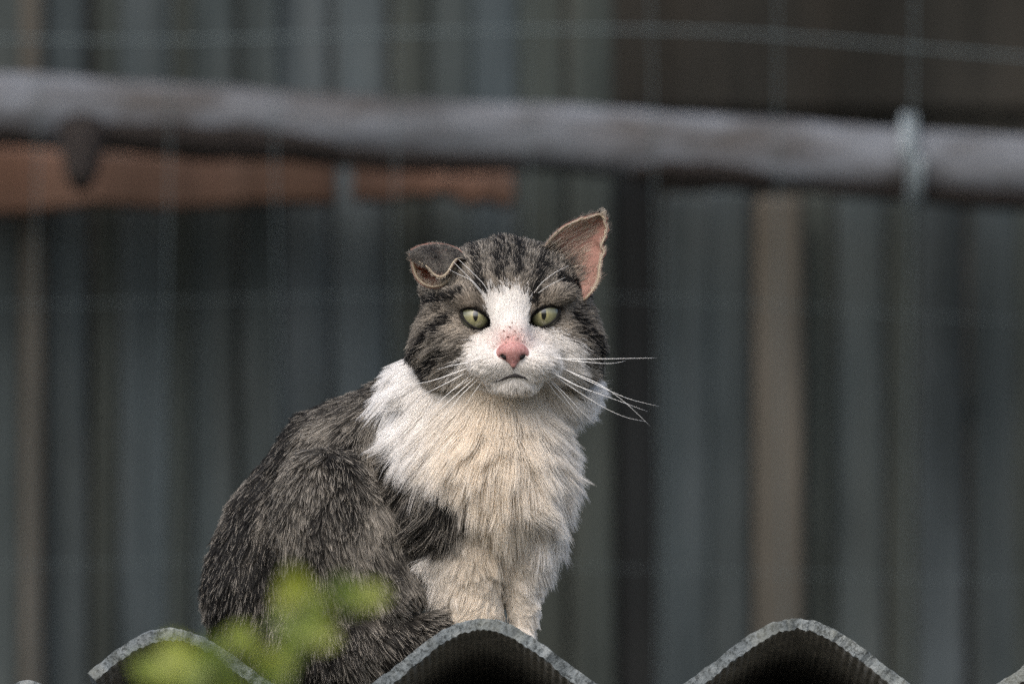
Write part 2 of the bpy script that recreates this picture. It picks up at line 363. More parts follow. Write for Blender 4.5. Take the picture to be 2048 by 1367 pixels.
roof = tag(corr_sheet('roof_sheet', (180 - 1024) * S, 0.72, sheet_z, SY0, 1.0, THK, M['cement'], M['under_light']), 'wavy grey fibre-cement roof sheet the cat sits on, speckled with lichen', 'roof sheet')
P2 = 300 * S
z2 = lambda x: 0.012 * (np.cos(2 * math.pi * (x - (60 - 1024) * S) / P2) - 1)
tag(corr_sheet('roof_sheet', (60 - 1024) * S - P2 * 4.4, (222 - 1024) * S, z2, SY0 + 0.004, 1.0, 0.004, M['cement'], M['under_light'], dz=(1237 - 1360) * S, chip=0.0006), 'smaller-wave grey roof sheet peeping up at the lower left corner', 'roof sheet')
shed = tag(empty('shed', (0.1, 0.5, GZ)), 'dark timber shed carrying the corrugated roof sheet', 'shed')
box_mesh('purlin', -0.75, 0.72, 0.06, 0.11, -0.135, -0.075, M['dark'], shed, seed=300); box_mesh('purlin', -0.75, 0.72, 0.86, 0.91, -0.21, -0.15, M['dark'], shed, seed=301)
for k in range(15):
    x = -0.75 + k * 0.098
    box_mesh('wall_board', x, x + 0.094, 0.07, 0.088, GZ - .02, -0.14, M['dark'], shed, seed=310 + k)
    box_mesh('wall_board', x, x + 0.094, 0.88, 0.898, GZ - .02, -0.21, M['dark'], shed, seed=340 + k)
for sx in (-0.77, 0.715):
    for k in range(9):
        box_mesh('wall_board', sx, sx + 0.018, 0.09 + k * 0.088, 0.175 + k * 0.088, GZ - .02, -0.215, M['dark'], shed, seed=370 + k)

# ================================================================== the cat
# ---- signed distance of the body in cat space (x right, y down, d away), photo pixels
def smin(a, b, k):
    h = np.clip(0.5 + 0.5 * (b - a) / k, 0, 1); return b + (a - b) * h - k * h * (1 - h)
def ell(p, c, r, rot=None):
    q = p - np.array(c, np.float32)
    if rot is not None:
        a = math.radians(rot); x = q[..., 0] * math.cos(a) + q[..., 1] * math.sin(a); y = -q[..., 0] * math.sin(a) + q[..., 1] * math.cos(a)
        q = np.stack([x, y, q[..., 2]], -1)
    r = np.array(r, np.float32); k0 = np.sqrt(((q / r) ** 2).sum(-1)); k1 = np.sqrt(((q / r ** 2) ** 2).sum(-1))
    return k0 * (k0 - 1) / np.maximum(k1, 1e-6)
def cone(p, a, b, ra, rb):
    a = np.array(a, np.float32); b = np.array(b, np.float32); ba = b - a
    h = np.clip(((p - a) @ ba) / (ba @ ba), 0, 1)
    return np.sqrt(((p - a - h[..., None] * ba) ** 2).sum(-1)) - (ra + (rb - ra) * h)
EYES = [dict(c=(952, 634, 2), r=34, almond=((924, 621), (981, 654)), up=17, dn=17.5), dict(c=(1088, 628, 2), r=34, almond=((1118, 617), (1060, 649)), up=17, dn=18)]
def almond(e, p, grow=0.0):
    """signed distance-like value of an eye opening in the picture plane; <0 inside"""
    a = np.array(e['almond'][0], float); b = np.array(e['almond'][1], float); c = (a + b) / 2; L = np.linalg.norm(b - a) / 2 + grow * 1.1
    u = (b - a) / np.linalg.norm(b - a); v = np.array([-u[1], u[0]])
    if v[1] < 0: v = -v
    x = ((p[..., 0] - c[0]) * u[0] + (p[..., 1] - c[1]) * u[1]) / L; y = (p[..., 0] - c[0]) * v[0] + (p[..., 1] - c[1]) * v[1]
    w = np.clip(1 - np.abs(x) ** 2.2, 0, None) ** 0.62
    hgt = np.where(y < 0, (e['up'] + grow) * w, (e['dn'] + grow) * w)
    return np.maximum(np.abs(y) - hgt, (np.abs(x) - 1) * L)
def sd_head(p):
    d = ell(p, (1016, 602, 125), (152, 112, 172))
    d = smin(d, ell(p, (914, 684, 82), (68, 70, 88)), 50); d = smin(d, ell(p, (1121, 680, 82), (62, 72, 88)), 50)
    d = smin(d, ell(p, (1018, 700, 40), (110, 70, 90)), 40)
    d = smin(d, cone(p, (1019, 588, 0), (1025, 690, -78), 44, 27), 26)
    d = smin(d, ell(p, (990, 724, -54), (42, 31, 42)), 34); d = smin(d, ell(p, (1062, 723, -54), (42, 31, 42)), 34)
    d = smin(d, ell(p, (1027, 762, -36), (46, 23, 38)), 30)
    d = smin(d, ell(p, (940, 602, -8), (46, 20, 30), 18), 18); d = smin(d, ell(p, (1100, 598, -8), (46, 20, 30), -18), 18)
    d = smin(d, cone(p, (900, 565, 130), (872, 530, 140), 50, 28), 30); d = smin(d, cone(p, (1120, 570, 140), (1140, 545, 160), 46, 20), 30)
    for e in EYES:
        d = np.maximum(d, -np.maximum(almond(e, p, 1.0) * 0.8, p[..., 2] - 30))
    return d
def sd_front(p):
    d = cone(p, (1010, 680, 190), (960, 880, 185), 130, 142)
    d = smin(d, ell(p, (992, 930, 115), (118, 146, 125)), 50)
    d = smin(d, cone(p, (880, 800, 185), (905, 900, 195), 86, 114), 50)
    d = smin(d, ell(p, (1112, 764, 165), (60, 40, 80)), 40)
    d = smin(d, cone(p, (905, 990, 130), (885, 1120, 155), 84, 60), 40)
    d = smin(d, cone(p, (885, 1120, 155), (955, 1222, 115), 60, 44), 30)
    d = smin(d, cone(p, (1030, 1020, 118), (1046, 1238, 126), 66, 24), 16)
    d = smin(d, cone(p, (940, 1020, 100), (955, 1220, 100), 64, 42), 18)
    d = smin(d, ell(p, (956, 1246, 112), (38, 16, 44)), 20); d = smin(d, ell(p, (1044, 1264, 130), (22, 12, 30)), 12)
    return d
def sd_rear(p):
    d = cone(p, (602, 1060, 330), (835, 915, 290), 142, 132)
    d = smin(d, ell(p, (566, 1185, 330), (158, 185, 170)), 60)
    d = smin(d, cone(p, (700, 960, 310), (820, 880, 300), 154, 118), 60)
    d = smin(d, ell(p, (672, 1085, 148), (118, 186, 112), -14), 22)
    d = smin(d, cone(p, (748, 1075, 128), (786, 1185, 100), 64, 52), 34)
    d = smin(d, cone(p, (600, 1300, 190), (700, 1310, 120), 80, 62), 36)
    d = smin(d, cone(p, (690, 1306, 125), (868, 1262, 80), 58, 34), 30)
    d = smin(d, ell(p, (560, 1330, 300), (150, 90, 160)), 50)
    d = smin(d, cone(p, (500, 1330, 470), (640, 1345, 640), 60, 38), 40); d = smin(d, cone(p, (640, 1345, 640), (820, 1360, 700), 38, 30), 25)
    return d
def above(p):
    """height over the roof sheet, in px"""
    X = (p[..., 0] - 1024) * S; u = (683.5 - p[..., 1]) * S; dd = p[..., 2] * S
    Yw = -u * math.sin(TH) + dd * math.cos(TH); Zw = ORG[2] + u * math.cos(TH) + dd * math.sin(TH)
    return (Zw - sheet_z(X) + SLOPE * (Yw - SY0)) / S
def sd_all(p):
    d = smin(smin(sd_head(p), sd_front(p), 34), sd_rear(p), 14)
    return -smin(-d, 0.85 * (above(p) - 3), 8)

def surface_nets(f, lo, hi, h):
    ax = [np.arange(l, u + h, h, dtype=np.float32) for l, u in zip(lo, hi)]
    G = np.empty([len(a) for a in ax], np.float32)
    yy, zz = np.meshgrid(ax[1], ax[2], indexing='ij')
    for i in range(0, len(ax[0]), 12):
        xs = ax[0][i:i + 12]; p = np.empty((len(xs), *yy.shape, 3), np.float32)
        p[..., 0] = xs[:, None, None]; p[..., 1] = yy; p[..., 2] = zz; G[i:i + 12] = f(p)
    s = G < 0; nx, ny, nz = [k - 1 for k in G.shape]
    cnt = np.zeros((nx, ny, nz), np.int8)
    for a in (0, 1):
        for b in (0, 1):
            for c in (0, 1): cnt += s[a:nx + a, b:ny + b, c:nz + c]
    act = (cnt > 0) & (cnt < 8); ci = np.argwhere(act); vid = np.full(act.shape, -1, np.int64); vid[act] = np.arange(len(ci))
    acc = np.zeros((len(ci), 3)); num = np.zeros(len(ci)); co = [(a, b, c) for a in (0, 1) for b in (0, 1) for c in (0, 1)]
    for i, A in enumerate(co):
        for B in co[i + 1:]:
            if sum(abs(x - y) for x, y in zip(A, B)) != 1: continue
            ga = G[ci[:, 0] + A[0], ci[:, 1] + A[1], ci[:, 2] + A[2]]; gb = G[ci[:, 0] + B[0], ci[:, 1] + B[1], ci[:, 2] + B[2]]
            m = (ga < 0) != (gb < 0); t = np.where(m, ga / np.where(m, ga - gb, 1), 0)
            acc += m[:, None] * (np.array(A) + t[:, None] * (np.array(B) - np.array(A))); num += m
    V = (ci + acc / num[:, None]) * h + np.array(lo)
    F = []
    for axis in range(3):
        o = [k for k in range(3) if k != axis]
        sl0 = [slice(None)] * 3; sl1 = [slice(None)] * 3; sl0[axis] = slice(0, -1); sl1[axis] = slice(1, None)
        e = s[tuple(sl0)] != s[tuple(sl1)]; q = np.argwhere(e)
        q = q[(q[:, o[0]] > 0) & (q[:, o[1]] > 0) & (q[:, o[0]] < vid.shape[o[0]]) & (q[:, o[1]] < vid.shape[o[1]])]
        ins = s[q[:, 0], q[:, 1], q[:, 2]]
        def at_(du, dv):
            r = q.copy(); r[:, o[0]] += du; r[:, o[1]] += dv; return vid[r[:, 0], r[:, 1], r[:, 2]]
        Q = np.stack([at_(-1, -1), at_(0, -1), at_(0, 0), at_(-1, 0)], -1)
        flip = ins if axis != 1 else ~ins
        Q[~flip] = Q[~flip][:, ::-1]; F.append(Q)
    return V, np.concatenate(F)
def grad(f, p, e=1.0):
    p = p.astype(np.float32); g = np.stack([f(p + e * np.eye(3, dtype=np.float32)[k]) - f(p - e * np.eye(3, dtype=np.float32)[k]) for k in range(3)], -1)
    return g / (np.linalg.norm(g, axis=-1, keepdims=True) + 1e-9)

CV, CF = surface_nets(sd_all, (380, 470, -130), (1225, 1445, 760), 6.0)
for _ in range(2):
    gq = grad(sd_all, CV); CV = CV - gq * np.clip(sd_all(CV.astype(np.float32)), -3, 3)[:, None]

# ---- coat pattern
def inpoly(x, y, poly):
    r = np.zeros(x.shape, bool); n = len(poly)
    for i in range(n):
        (x1, y1), (x2, y2) = poly[i], poly[(i + 1) % n]
        if y1 == y2: continue
        r ^= ((y1 > y) != (y2 > y)) & (x < (x2 - x1) * (y - y1) / (y2 - y1) + x1)
    return r
def segd(x, y, pts):
    d = np.full(x.shape, 1e9)
    for (x1, y1), (x2, y2) in zip(pts[:-1], pts[1:]):
        L = (x2 - x1) ** 2 + (y2 - y1) ** 2; h = np.clip(((x - x1) * (x2 - x1) + (y - y1) * (y2 - y1)) / L, 0, 1)
        d = np.minimum(d, np.hypot(x - x1 - h * (x2 - x1), y - y1 - h * (y2 - y1)))
    return d
BLAZE = [(984, 584), (998, 592), (1010, 576), (1024, 590), (1038, 578), (1050, 592), (1058, 618), (1055, 652), (1086, 660), (1122, 662), (1142, 690), (1140, 722), (1118, 748), (1098, 775), (1075, 800),
         (975, 800), (950, 775), (925, 752), (918, 735), (938, 705), (948, 678), (966, 664), (985, 660), (972, 640), (974, 610)]
STRIPES = [([(972, 590), (962, 560), (958, 520), (950, 490)], 7), ([(1064, 610), (1070, 575), (1080, 545), (1080, 500)], 7), ([(1000, 560), (1000, 520), (998, 480)], 8), ([(1036, 560), (1038, 520), (1040, 480)], 8), ([(1018, 545), (1020, 490)], 4),
           ([(902, 636), (884, 655), (862, 685), (840, 715)], 9), ([(905, 700), (880, 722), (850, 730)], 8), ([(1140, 634), (1160, 655), (1178, 684), (1190, 705)], 8), ([(1142, 658), (1165, 668), (1180, 690)], 6),
           ([(925, 590), (900, 600), (868, 600)], 6), ([(1110, 560), (1140, 570), (1160, 590)], 6), ([(845, 600), (830, 640)], 7)]
CLIGHT = np.array([0.42, 0.385, 0.335]); CMID = np.array([0.115, 0.104, 0.09]); CDARK = np.array([0.017, 0.015, 0.014]); CWHITE = np.array([0.92, 0.91, 0.90]); CCREAM = np.array([0.88, 0.81, 0.71])
def lerp(a, b, t): return a + (b - a) * np.asarray(t)[..., None]
def sm(a, b, x): t = np.clip((x - a) / (b - a), 0, 1); return t * t * (3 - 2 * t)
def coat(P, reg, r1, r2):
    """colour of root and tip per hair; reg 0 head 1 front 2 rear; r1, r2 random per hair"""
    x = P[:, 0]; y = P[:, 1]; n = len(x)
    nz = fbm(P / np.array([16, 22, 20]), 3); nf = fbm(P / np.array([5, 9, 8]) + 40, 2)
    # tabby ticking: tone 0 dark .. 1 light
    tone = np.zeros(n)
    hd = reg == 0
    st = np.zeros(n)
    for pts, w in STRIPES:
        st = np.maximum(st, 1 - sm(w * 0.7, w * 1.6, segd(x + 9 * (nf - .5), y + 9 * (nz - .5), pts)))
    tone_h = 0.63 + 0.75 * (nz - .5) + 0.35 * (nf - .5) - 1.0 * st
    tone_h -= 0.22 * sm(560, 490, y) * (1 - sm(100, 190, np.abs(x - 1010)))
    for ex, ey in ((918, 640), (1126, 642), (955, 662), (1100, 655), (935, 604), (1106, 598)):
        tone_h += 0.6 * np.exp(-((x - ex) ** 2 + (y - ey) ** 2) / 17 ** 2)
    tone_h += 0.18 * sm(860, 815, x) + 0.2 * sm(1165, 1205, x)
    # flank: soft vertical bars, dark along the spine
    bars = fbm(np.stack([(x + 0.35 * y) / 44, y / 110, P[:, 2] / 80], -1), 2)
    sp = np.interp(y, [760, 800, 850, 930, 1050, 1180, 1300], [760, 680, 575, 495, 440, 412, 395])
    tone_r = 0.40 + 1.5 * (bars - .5) + 0.4 * (nf - .5) - 0.55 * (1 - sm(30, 105, x - sp)) + 0.12 * sm(1000, 900, y)
    tone_r += 0.42 * np.exp(-(segd(x, y, [(742, 900), (790, 1030), (812, 1130), (838, 1200)]) / 20) ** 2)
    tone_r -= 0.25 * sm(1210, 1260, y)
    tone = np.where(hd, tone_h, tone_r)
    # front: white bib, dark shoulder
    edge = np.interp(y, [640, 700, 760, 830, 870, 910, 950, 1010, 1050, 1090, 1120, 1200], [700, 700, 700, 760, 822, 880, 925, 945, 930, 880, 800, 790])
    wf = sm(-14, 16, x - edge + 34 * (nz - .5) + 24 * (r1 - .5))
    wh = inpoly(x + 20 * (nz - .5) + 8 * (r1 - .5), y + 22 * (r2 - .5), BLAZE).astype(float)
    wh = np.maximum(wh, sm(742, 762, y + 26 * (nf - .5) + 12 * (r1 - .5)) * sm(1120, 1150, x)); wh = np.maximum(wh, sm(758, 780, y + 20 * (nf - .5)) * sm(975, 940, x))
    white = np.where(hd, wh, np.where(reg == 1, wf, 0))
    tone_f = 0.16 + 0.5 * (nf - .5); tone = np.where(reg == 1, tone_f, tone)
    tone = np.clip(tone + 0.30 * (r2 - .5), 0, 1)
    a = np.where((tone < .5)[:, None], lerp(CDARK, CMID, tone * 2), lerp(CMID, CLIGHT, tone * 2 - 1))
    # ticked guard hairs: part of the hairs end pale, part black
    tipl = (r1 < 0.14 + 0.50 * tone); tip = np.where(tipl[:, None], lerp(a, CLIGHT * 1.45, .85), a * 0.6); root = a * np.where(hd, .75, .55)[:, None]
    # warm tint on the cheeks and round the eyes
    warm = np.where(hd, 0.35 * np.exp(-(((x - 1015) / 150) ** 2 + ((y - 620) / 60) ** 2)), 0)
    root = lerp(root, root * np.array([1.2, 0.95, 0.72]), warm); tip = lerp(tip, tip * np.array([1.15, 0.97, 0.8]), warm)
    # white hair; the bib is dirty cream along the middle
    cr = np.where(reg == 1, np.clip(1.05 * np.exp(-(((x - (990 - 0.05 * (y - 900))) / 105) ** 2)) + 0.25 * (nz - .5), 0, 1), 0.26 + 0.1 * sm(765, 790, y))
    cr = np.clip(cr + np.where(reg == 1, 0.35 * sm(1130, 1060, y) * sm(880, 830, y) * 0, 0), 0, 1)
    wc = lerp(CWHITE, CCREAM, cr) * (0.90 + 0.12 * r2)[:, None]
    thin = np.where(hd, np.exp(-(((x - 1022) / 36) ** 2 + ((y - 680) / 22) ** 2)), 0); wc = lerp(wc, np.array([0.74, 0.56, 0.52]), thin * .8)
    root = lerp(root, wc, white); tip = lerp(tip, wc, white)
    return root, tip, white
def region(P):
    p = P.astype(np.float32); return np.argmin(np.stack([sd_head(p), sd_front(p), sd_rear(p)], -1), -1)

# ---- skin material and the body mesh
def skin_mat():
    t = NT('cat_skin_and_underfur'); a = t.add('ShaderNodeAttribute', attribute_name='coat'); n = t.noise(900, 3)
    c = t.mix(a.outputs['Color'], t.ramp(n, [(0.3, (0.75, 0.75, 0.75)), (0.7, (1.05, 1.05, 1.05))]), 1.0, 'MULTIPLY'); t.principled(c, 0.85, 0.15, n, 0.0004, 0.5); return t.m
cat = mesh_obj('cat', Wp(CV), CF, skin_mat())
tag(cat, 'scruffy grey tabby and white tomcat with torn ears sitting on corrugated roof', 'cat')
reg_v = region(CV); r_, t_, w_ = coat(CV, reg_v, rng.random(len(CV)), np.full(len(CV), .5))
vc = r_ * 0.9
vx, vy = CV[:, 0], CV[:, 1]; front = CV[:, 2] < 60
edge_e = np.min([np.where(front, almond(e, CV, 0), 99) for e in EYES], 0)
vc = lerp(vc, np.array([0.008, 0.007, 0.007]), 1 - sm(1, 4, edge_e))
pk = np.exp(-(((vx - 1023) / 34) ** 2 + ((vy - 682) / 24) ** 2)) * front; vc = lerp(vc, np.array([0.52, 0.30, 0.275]), np.clip(pk * 1.2, 0, 1))
at_ = cat.data.attributes.new('coat', 'FLOAT_COLOR', 'POINT'); at_.data.foreach_set('color', np.concatenate([vc, np.ones((len(vc), 1))], 1).astype(np.float32).ravel())

# ---- eyes
def eye_mat():
    t = NT('cat_iris'); a = t.add('ShaderNodeAttribute', attribute_name='iris'); v = t.coord((1, 1, 1)); n = t.noise(700, 3, v)
    c = t.mix(a.outputs['Color'], t.ramp(n, [(0.3, (0.78, 0.78, 0.78)), (0.7, (1.1, 1.1, 1.1))]), 1.0, 'MULTIPLY')
    t.principled(c, 0.35, 0.4, **{'Coat Weight': 1.0, 'Coat Roughness': 0.03}); return t.m
M['iris'] = eye_mat()
t = NT('cat_pupil_black'); t.principled((0.003, 0.003, 0.003), 0.15, 0.5, **{'Coat Weight': 1.0, 'Coat Roughness': 0.03}); M['pupil'] = t.m
t = NT('black_eyelid_skin'); t.principled(t.ramp(t.noise(700, 3), [(0.3, (0.004, 0.004, 0.004)), (0.7, (0.012, 0.010, 0.010))]), 0.7, 0.2); M['lid'] = t.m
for e, pup in zip(EYES, ((951, 630), (1087.5, 627.5))):
    c = np.array(e['c'], float); R = e['r']; nu, nv = 40, 28; V = []; F = []
    for j in range(nv + 1):
        ph = math.pi * j / nv
        for i in range(nu):
            a = 2 * math.pi * i / nu; V.append(c + R * np.array([math.sin(ph) * math.cos(a), math.sin(ph) * math.sin(a), -math.cos(ph)]))
    for j in range(nv):
        for i in range(nu): F.append((j * nu + i, (j + 1) * nu + i, (j + 1) * nu + (i + 1) % nu, j * nu + (i + 1) % nu))
    V = np.array(V); eo = mesh_obj('eye', Wp(V), F, M['iris'], cat)
    rr = np.hypot(V[:, 0] - pup[0], V[:, 1] - pup[1])
    colr = lerp(np.array([0.27, 0.245, 0.115]), np.array([0.18, 0.175, 0.095]), sm(6, 16, rr)); colr = lerp(colr, np.array([0.13, 0.13, 0.07]), sm(17, 25, rr)); colr = lerp(colr, np.array([0.01, 0.01, 0.01]), sm(24, 29, rr))
    ia = eo.data.attributes.new('iris', 'FLOAT_COLOR', 'POINT'); ia.data.foreach_set('color', np.concatenate([colr, np.ones((len(V), 1))], 1).astype(np.float32).ravel())
    # slit pupil, a lens-shaped plate lying on the eyeball
    PV = []; PF = []
    for j in range(13):
        q = j / 12 * 2 - 1
        for i in range(5):
            w = 5.0 * (1 - q * q) ** .6; x = pup[0] + w * (i / 4 * 2 - 1); y = pup[1] + 12.5 * q; z = math.sqrt((R + 0.5) ** 2 - (x - c[0]) ** 2 - (y - c[1]) ** 2); PV.append((x, y, c[2] - z))
    for j in range(12):
        for i in range(4): PF.append((j * 5 + i, j * 5 + i + 1, (j + 1) * 5 + i + 1, (j + 1) * 5 + i))
    mesh_obj('pupil', Wp(PV), PF, M['pupil'], eo)
    # lid rim: a black band round the opening, hugging the eyeball
    a = np.array(e['almond'][0], float); b = np.array(e['almond'][1], float); m = (a + b) / 2; L = np.linalg.norm(b - a) / 2; u = (b - a) / (2 * L); v = np.array([-u[1], u[0]]); v = v if v[1] > 0 else -v
    ring = []
    for k in range(64):
        th = 2 * math.pi * k / 64; x = math.cos(th); w = max(0, 1 - abs(x) ** 2.2) ** 0.62; yv = (e['dn'] if math.sin(th) > 0 else -e['up']) * w
        q = m + u * x * L * 0.985 + v * yv * 0.97; r2 = (q[0] - c[0]) ** 2 + (q[1] - c[1]) ** 2
        dz = math.sqrt(max((R + 0.5) ** 2 - r2, 190)); ring.append((q[0], q[1], c[2] - dz))
    ring = np.array(ring); V = []; F = []; K = 64; sd = 8
    tang = np.roll(ring, -1, 0) - np.roll(ring, 1, 0); tang /= np.linalg.norm(tang, axis=1)[:, None]
    for k in range(K):
        vv = np.array([0, 0, -1.0]); uu = np.cross(tang[k], vv); uu /= np.linalg.norm(uu); up = ring[k][1] < m[1]
        for s_ in range(sd):
            an = 2 * math.pi * s_ / sd; V.append(ring[k] + (3.3 if up else 2.5) * math.cos(an) * uu + 3.0 * math.sin(an) * vv)
    for k in range(K):
        for s_ in range(sd): F.append((k * sd + s_, k * sd + (s_ + 1) % sd, ((k + 1) % K) * sd + (s_ + 1) % sd, ((k + 1) % K) * sd + s_))
    mesh_obj('eyelid', Wp(V), F, M['lid'], cat)
    # dark tear duct running down from the inner corner
    dsx = 1 if b[0] > a[0] else -1
    tp = np.array([(b[0] - dsx * 4, b[1] - 2, -18), (b[0] + dsx * 1, b[1] + 3, -26), (b[0] + dsx * 3, b[1] + 9, -36)], np.float32)
    tp = tp - grad(sd_head, tp) * sd_head(tp)[:, None]
    V, F = tube(tp, [5.0, 4.2, 1.5], 8); mesh_obj('tear_duct', Wp(V), F, M['lid'], cat)

# ---- nose: its own small closed surface with nostrils
def sd_nose(p):
    d = ell(p, (1025, 702, -88), (31, 21, 26)); d = smin(d, cone(p, (1025, 705, -96), (1027, 729, -100), 17, 6), 12)
    d = smin(d, ell(p, (1004, 708, -84), (13, 11, 18)), 8); d = smin(d, ell(p, (1047, 708, -84), (13, 11, 18)), 8)
    for s_, x in ((-1, 1012), (1, 1040)):
        h = cone(p, (x, 715, -122), (x + s_ * 9, 711, -98), 5.0, 3.0); d = -smin(-d, h, 4)
    h = cone(p, (1026.5, 716, -121), (1027, 734, -112), 2.0, 2.0); d = -smin(-d, h, 3)
    return d
NV, NF = surface_nets(sd_nose, (985, 675, -130), (1066, 742, -55), 2.0)
def nose_mat():
    t = NT('pink_nose_leather'); v = t.coord(); n = t.noise(650, 4, v); n2 = t.noise(1500, 2, v)
    c = t.ramp(n, [(0.3, (0.27, 0.12, 0.11)), (0.52, (0.38, 0.19, 0.175)), (0.72, (0.46, 0.27, 0.25))]); c = t.mix(c, (0.16, 0.06, 0.05), t.ramp(n2, [(0.58, (0, 0, 0)), (0.68, (0.55, 0.55, 0.55))]))
    t.principled(c, 0.55, 0.3, n2, 0.0006, 0.7, **{'Subsurface Weight': 0.15, 'Subsurface Radius': (0.004, 0.0015, 0.001), 'Subsurface Scale': 0.3}); return t.m
nose_o = mesh_obj('nose', Wp(NV), NF, nose_mat(), cat)
for s_, x in ((-1, 1012), (1, 1040)):
    V, F = tube(np.array([(x, 715, -107), (x + s_ * 5, 713, -104), (x + s_ * 9, 711, -97)]), [4.4, 3.8, 2.2], 8)
    mesh_obj('nostril', Wp(V), F, M['lid'], nose_o)

t = NT('dark_scab'); t.principled(t.ramp(t.noise(900, 3), [(0.3, (0.10, 0.03, 0.03)), (0.7, (0.22, 0.10, 0.08))]), 0.7, 0.2); M['scab'] = t.m
# ---- mouth line
def on_face(pts, off):
    p = np.array(pts, np.float32)
    for _ in range(6):
        d = sd_head(p); p[:, 2] -= (-d + off) * 0.9
    return p
def march(pts, off):
    """depth of the first face surface in front, per picture point"""
    out = []
    for x, y in pts:
        d = np.arange(-160, 100, 1.0, dtype=np.float32); q = np.stack([np.full_like(d, x), np.full_like(d, y), d], -1); s_ = sd_head(q); k = np.argmax(s_ < 0); out.append((x, y, d[k] + off))
    return np.array(out)
t = NT('dark_lip_skin'); t.principled(t.ramp(t.noise(600, 3), [(0.3, (0.010, 0.009, 0.009)), (0.7, (0.03, 0.024, 0.024))]), 0.6, 0.3); M['lip'] = t.m
ml = march([(984, 765), (992, 763), (1003, 759), (1014, 754), (1022, 751), (1029, 750), (1036, 751), (1046, 754), (1057, 758), (1068, 759)], -4.6)
V, F = tube(ml, [.8, 1.6, 2.0, 2.5, 3.2, 4.0, 3.2, 2.4, 1.8, .8], 8); mouth = mesh_obj('mouth', Wp(V), F, M['lip'], cat)
ph = march([(1027, 734), (1028, 742), (1029, 750)], -1.0); V, F = tube(ph, [1.8, 2.4, 3.0], 8); mesh_obj('philtrum', Wp(V), F, M['lip'], mouth)

for x, y, r in ((1016, 673, 2.6), (1020, 654, 2.2), (1030, 662, 1.7), (1008, 662, 1.8), (1036, 676, 1.5), (1024, 645, 1.6), (1043, 658, 1.5), (1012, 684, 1.6)):
    c = march([(x, y)], -4.0)[0]; V, F = tube([c + np.array([-r, .3, 0]), c + np.array([-.3 * r, -.4, -.4]), c + np.array([.4 * r, .2, -.4]), c + np.array([r, 0, 0])], [.4, r * .75, r * .6, .3], 7); mesh_obj('scab', Wp(V), F, M['scab'], cat)
# ---- ears: curved shells with a rolled rim
def ear_mat(name, cin, cout, spots=True):
    t = NT(name); v = t.coord(); n = t.noise(260, 4, v)
    c = t.ramp(n, [(0.3, tuple(0.78 * k for k in cin)), (0.7, cin)])
    if spots: c = t.mix(c, (0.06, 0.03, 0.03), t.ramp(t.noise(330, 2, v), [(0.70, (0, 0, 0)), (0.76, (0.8, 0.8, 0.8))]))
    p = t.add('ShaderNodeBsdfPrincipled'); p.inputs['Roughness'].default_value = 0.65; p.inputs['Specular IOR Level'].default_value = 0.2; t.link(c, p.inputs['Base Color'])
    tr = t.add('ShaderNodeBsdfTranslucent'); tr.inputs[0].default_value = (*cout, 1); mx = t.add('ShaderNodeMixShader'); mx.inputs[0].default_value = 0.42
    t.link(p.outputs[0], mx.inputs[1]); t.link(tr.outputs[0], mx.inputs[2]); t.link(mx.outputs[0], t.out.inputs[0]); return t.m
M['ear_in'] = ear_mat('pink_inner_ear', (0.42, 0.245, 0.20), (0.60, 0.27, 0.16)); M['ear_rim'] = ear_mat('pale_ear_rim', (0.52, 0.44, 0.33), (0.55, 0.42, 0.3), False)
def resample(pts, n):
    pts = np.array(pts, float); s_ = np.r_[0, np.cumsum(np.linalg.norm(np.diff(pts, axis=0), axis=1))]; s_ /= s_[-1]
    # Catmull-like smoothing by cubic interpolation of the samples
    q = np.linspace(0, 1, n); out = np.stack([np.interp(q, s_, pts[:, k]) for k in range(pts.shape[1])], -1)
    k = np.array([.25, .5, .25]); o2 = out.copy()
    for _ in range(2): o2[1:-1] = .25 * o2[:-2] + .5 * o2[1:-1] + .25 * o2[2:]
    return o2
def shell(rows, th):
    """closed thin shell from a grid of points (rows, cols, 3)"""
    A = np.array(rows); n, m = A.shape[:2]; gu = np.gradient(A, axis=0); gv = np.gradient(A, axis=1); N = np.cross(gu, gv); N /= np.linalg.norm(N, axis=-1, keepdims=True) + 1e-9
    if N[..., 2].mean() > 0: N = -N
    B = A - N * th; V = np.concatenate([A.reshape(-1, 3), B.reshape(-1, 3)]); idx = np.arange(n * m).reshape(n, m); o = n * m
    q = lambda a: np.stack([a[:-1, :-1], a[:-1, 1:], a[1:, 1:], a[1:, :-1]], -1).reshape(-1, 4)
    e = lambda l: np.stack([l[:-1], l[1:], l[1:] + o, l[:-1] + o], -1)
    F = np.concatenate([q(idx), q(idx + o)[:, ::-1], e(idx[0]), e(idx[-1, ::-1]), e(idx[::-1, 0]), e(idx[:, -1])])
    return V, F, A, N
# standing ear (viewer's right)
el = resample([(1082, 512, 70), (1092, 490, 62), (1108, 470, 56), (1130, 452, 54), (1158, 440, 58), (1182, 431, 66), (1198, 428, 72)], 26)
er = resample([(1168, 600, 40), (1186, 578, 42), (1196, 560, 46), (1199, 540, 50), (1206, 512, 56), (1209, 492, 60), (1203, 478, 64), (1211, 464, 68), (1214, 446, 72), (1209, 430, 74)], 26)
er[:, 0] += 2.0 * np.sin(np.linspace(0, 9, 26)) + np.r_[np.zeros(14), rng.normal(0, 2.2, 12)]; el[18:] += rng.normal(0, 1.6, (8, 3)); rows = []
for i in range(26):
    q = np.linspace(0, 1, 18)[:, None]; r = el[i] * (1 - q) + er[i] * q; dep = 36 * math.sin(math.pi * min(1, (1 - i / 25) * .8 + .08)) ** .8
    r[:, 2] += dep * np.sin(np.pi * np.linspace(0, 1, 18)) ** .8; rows.append(r)
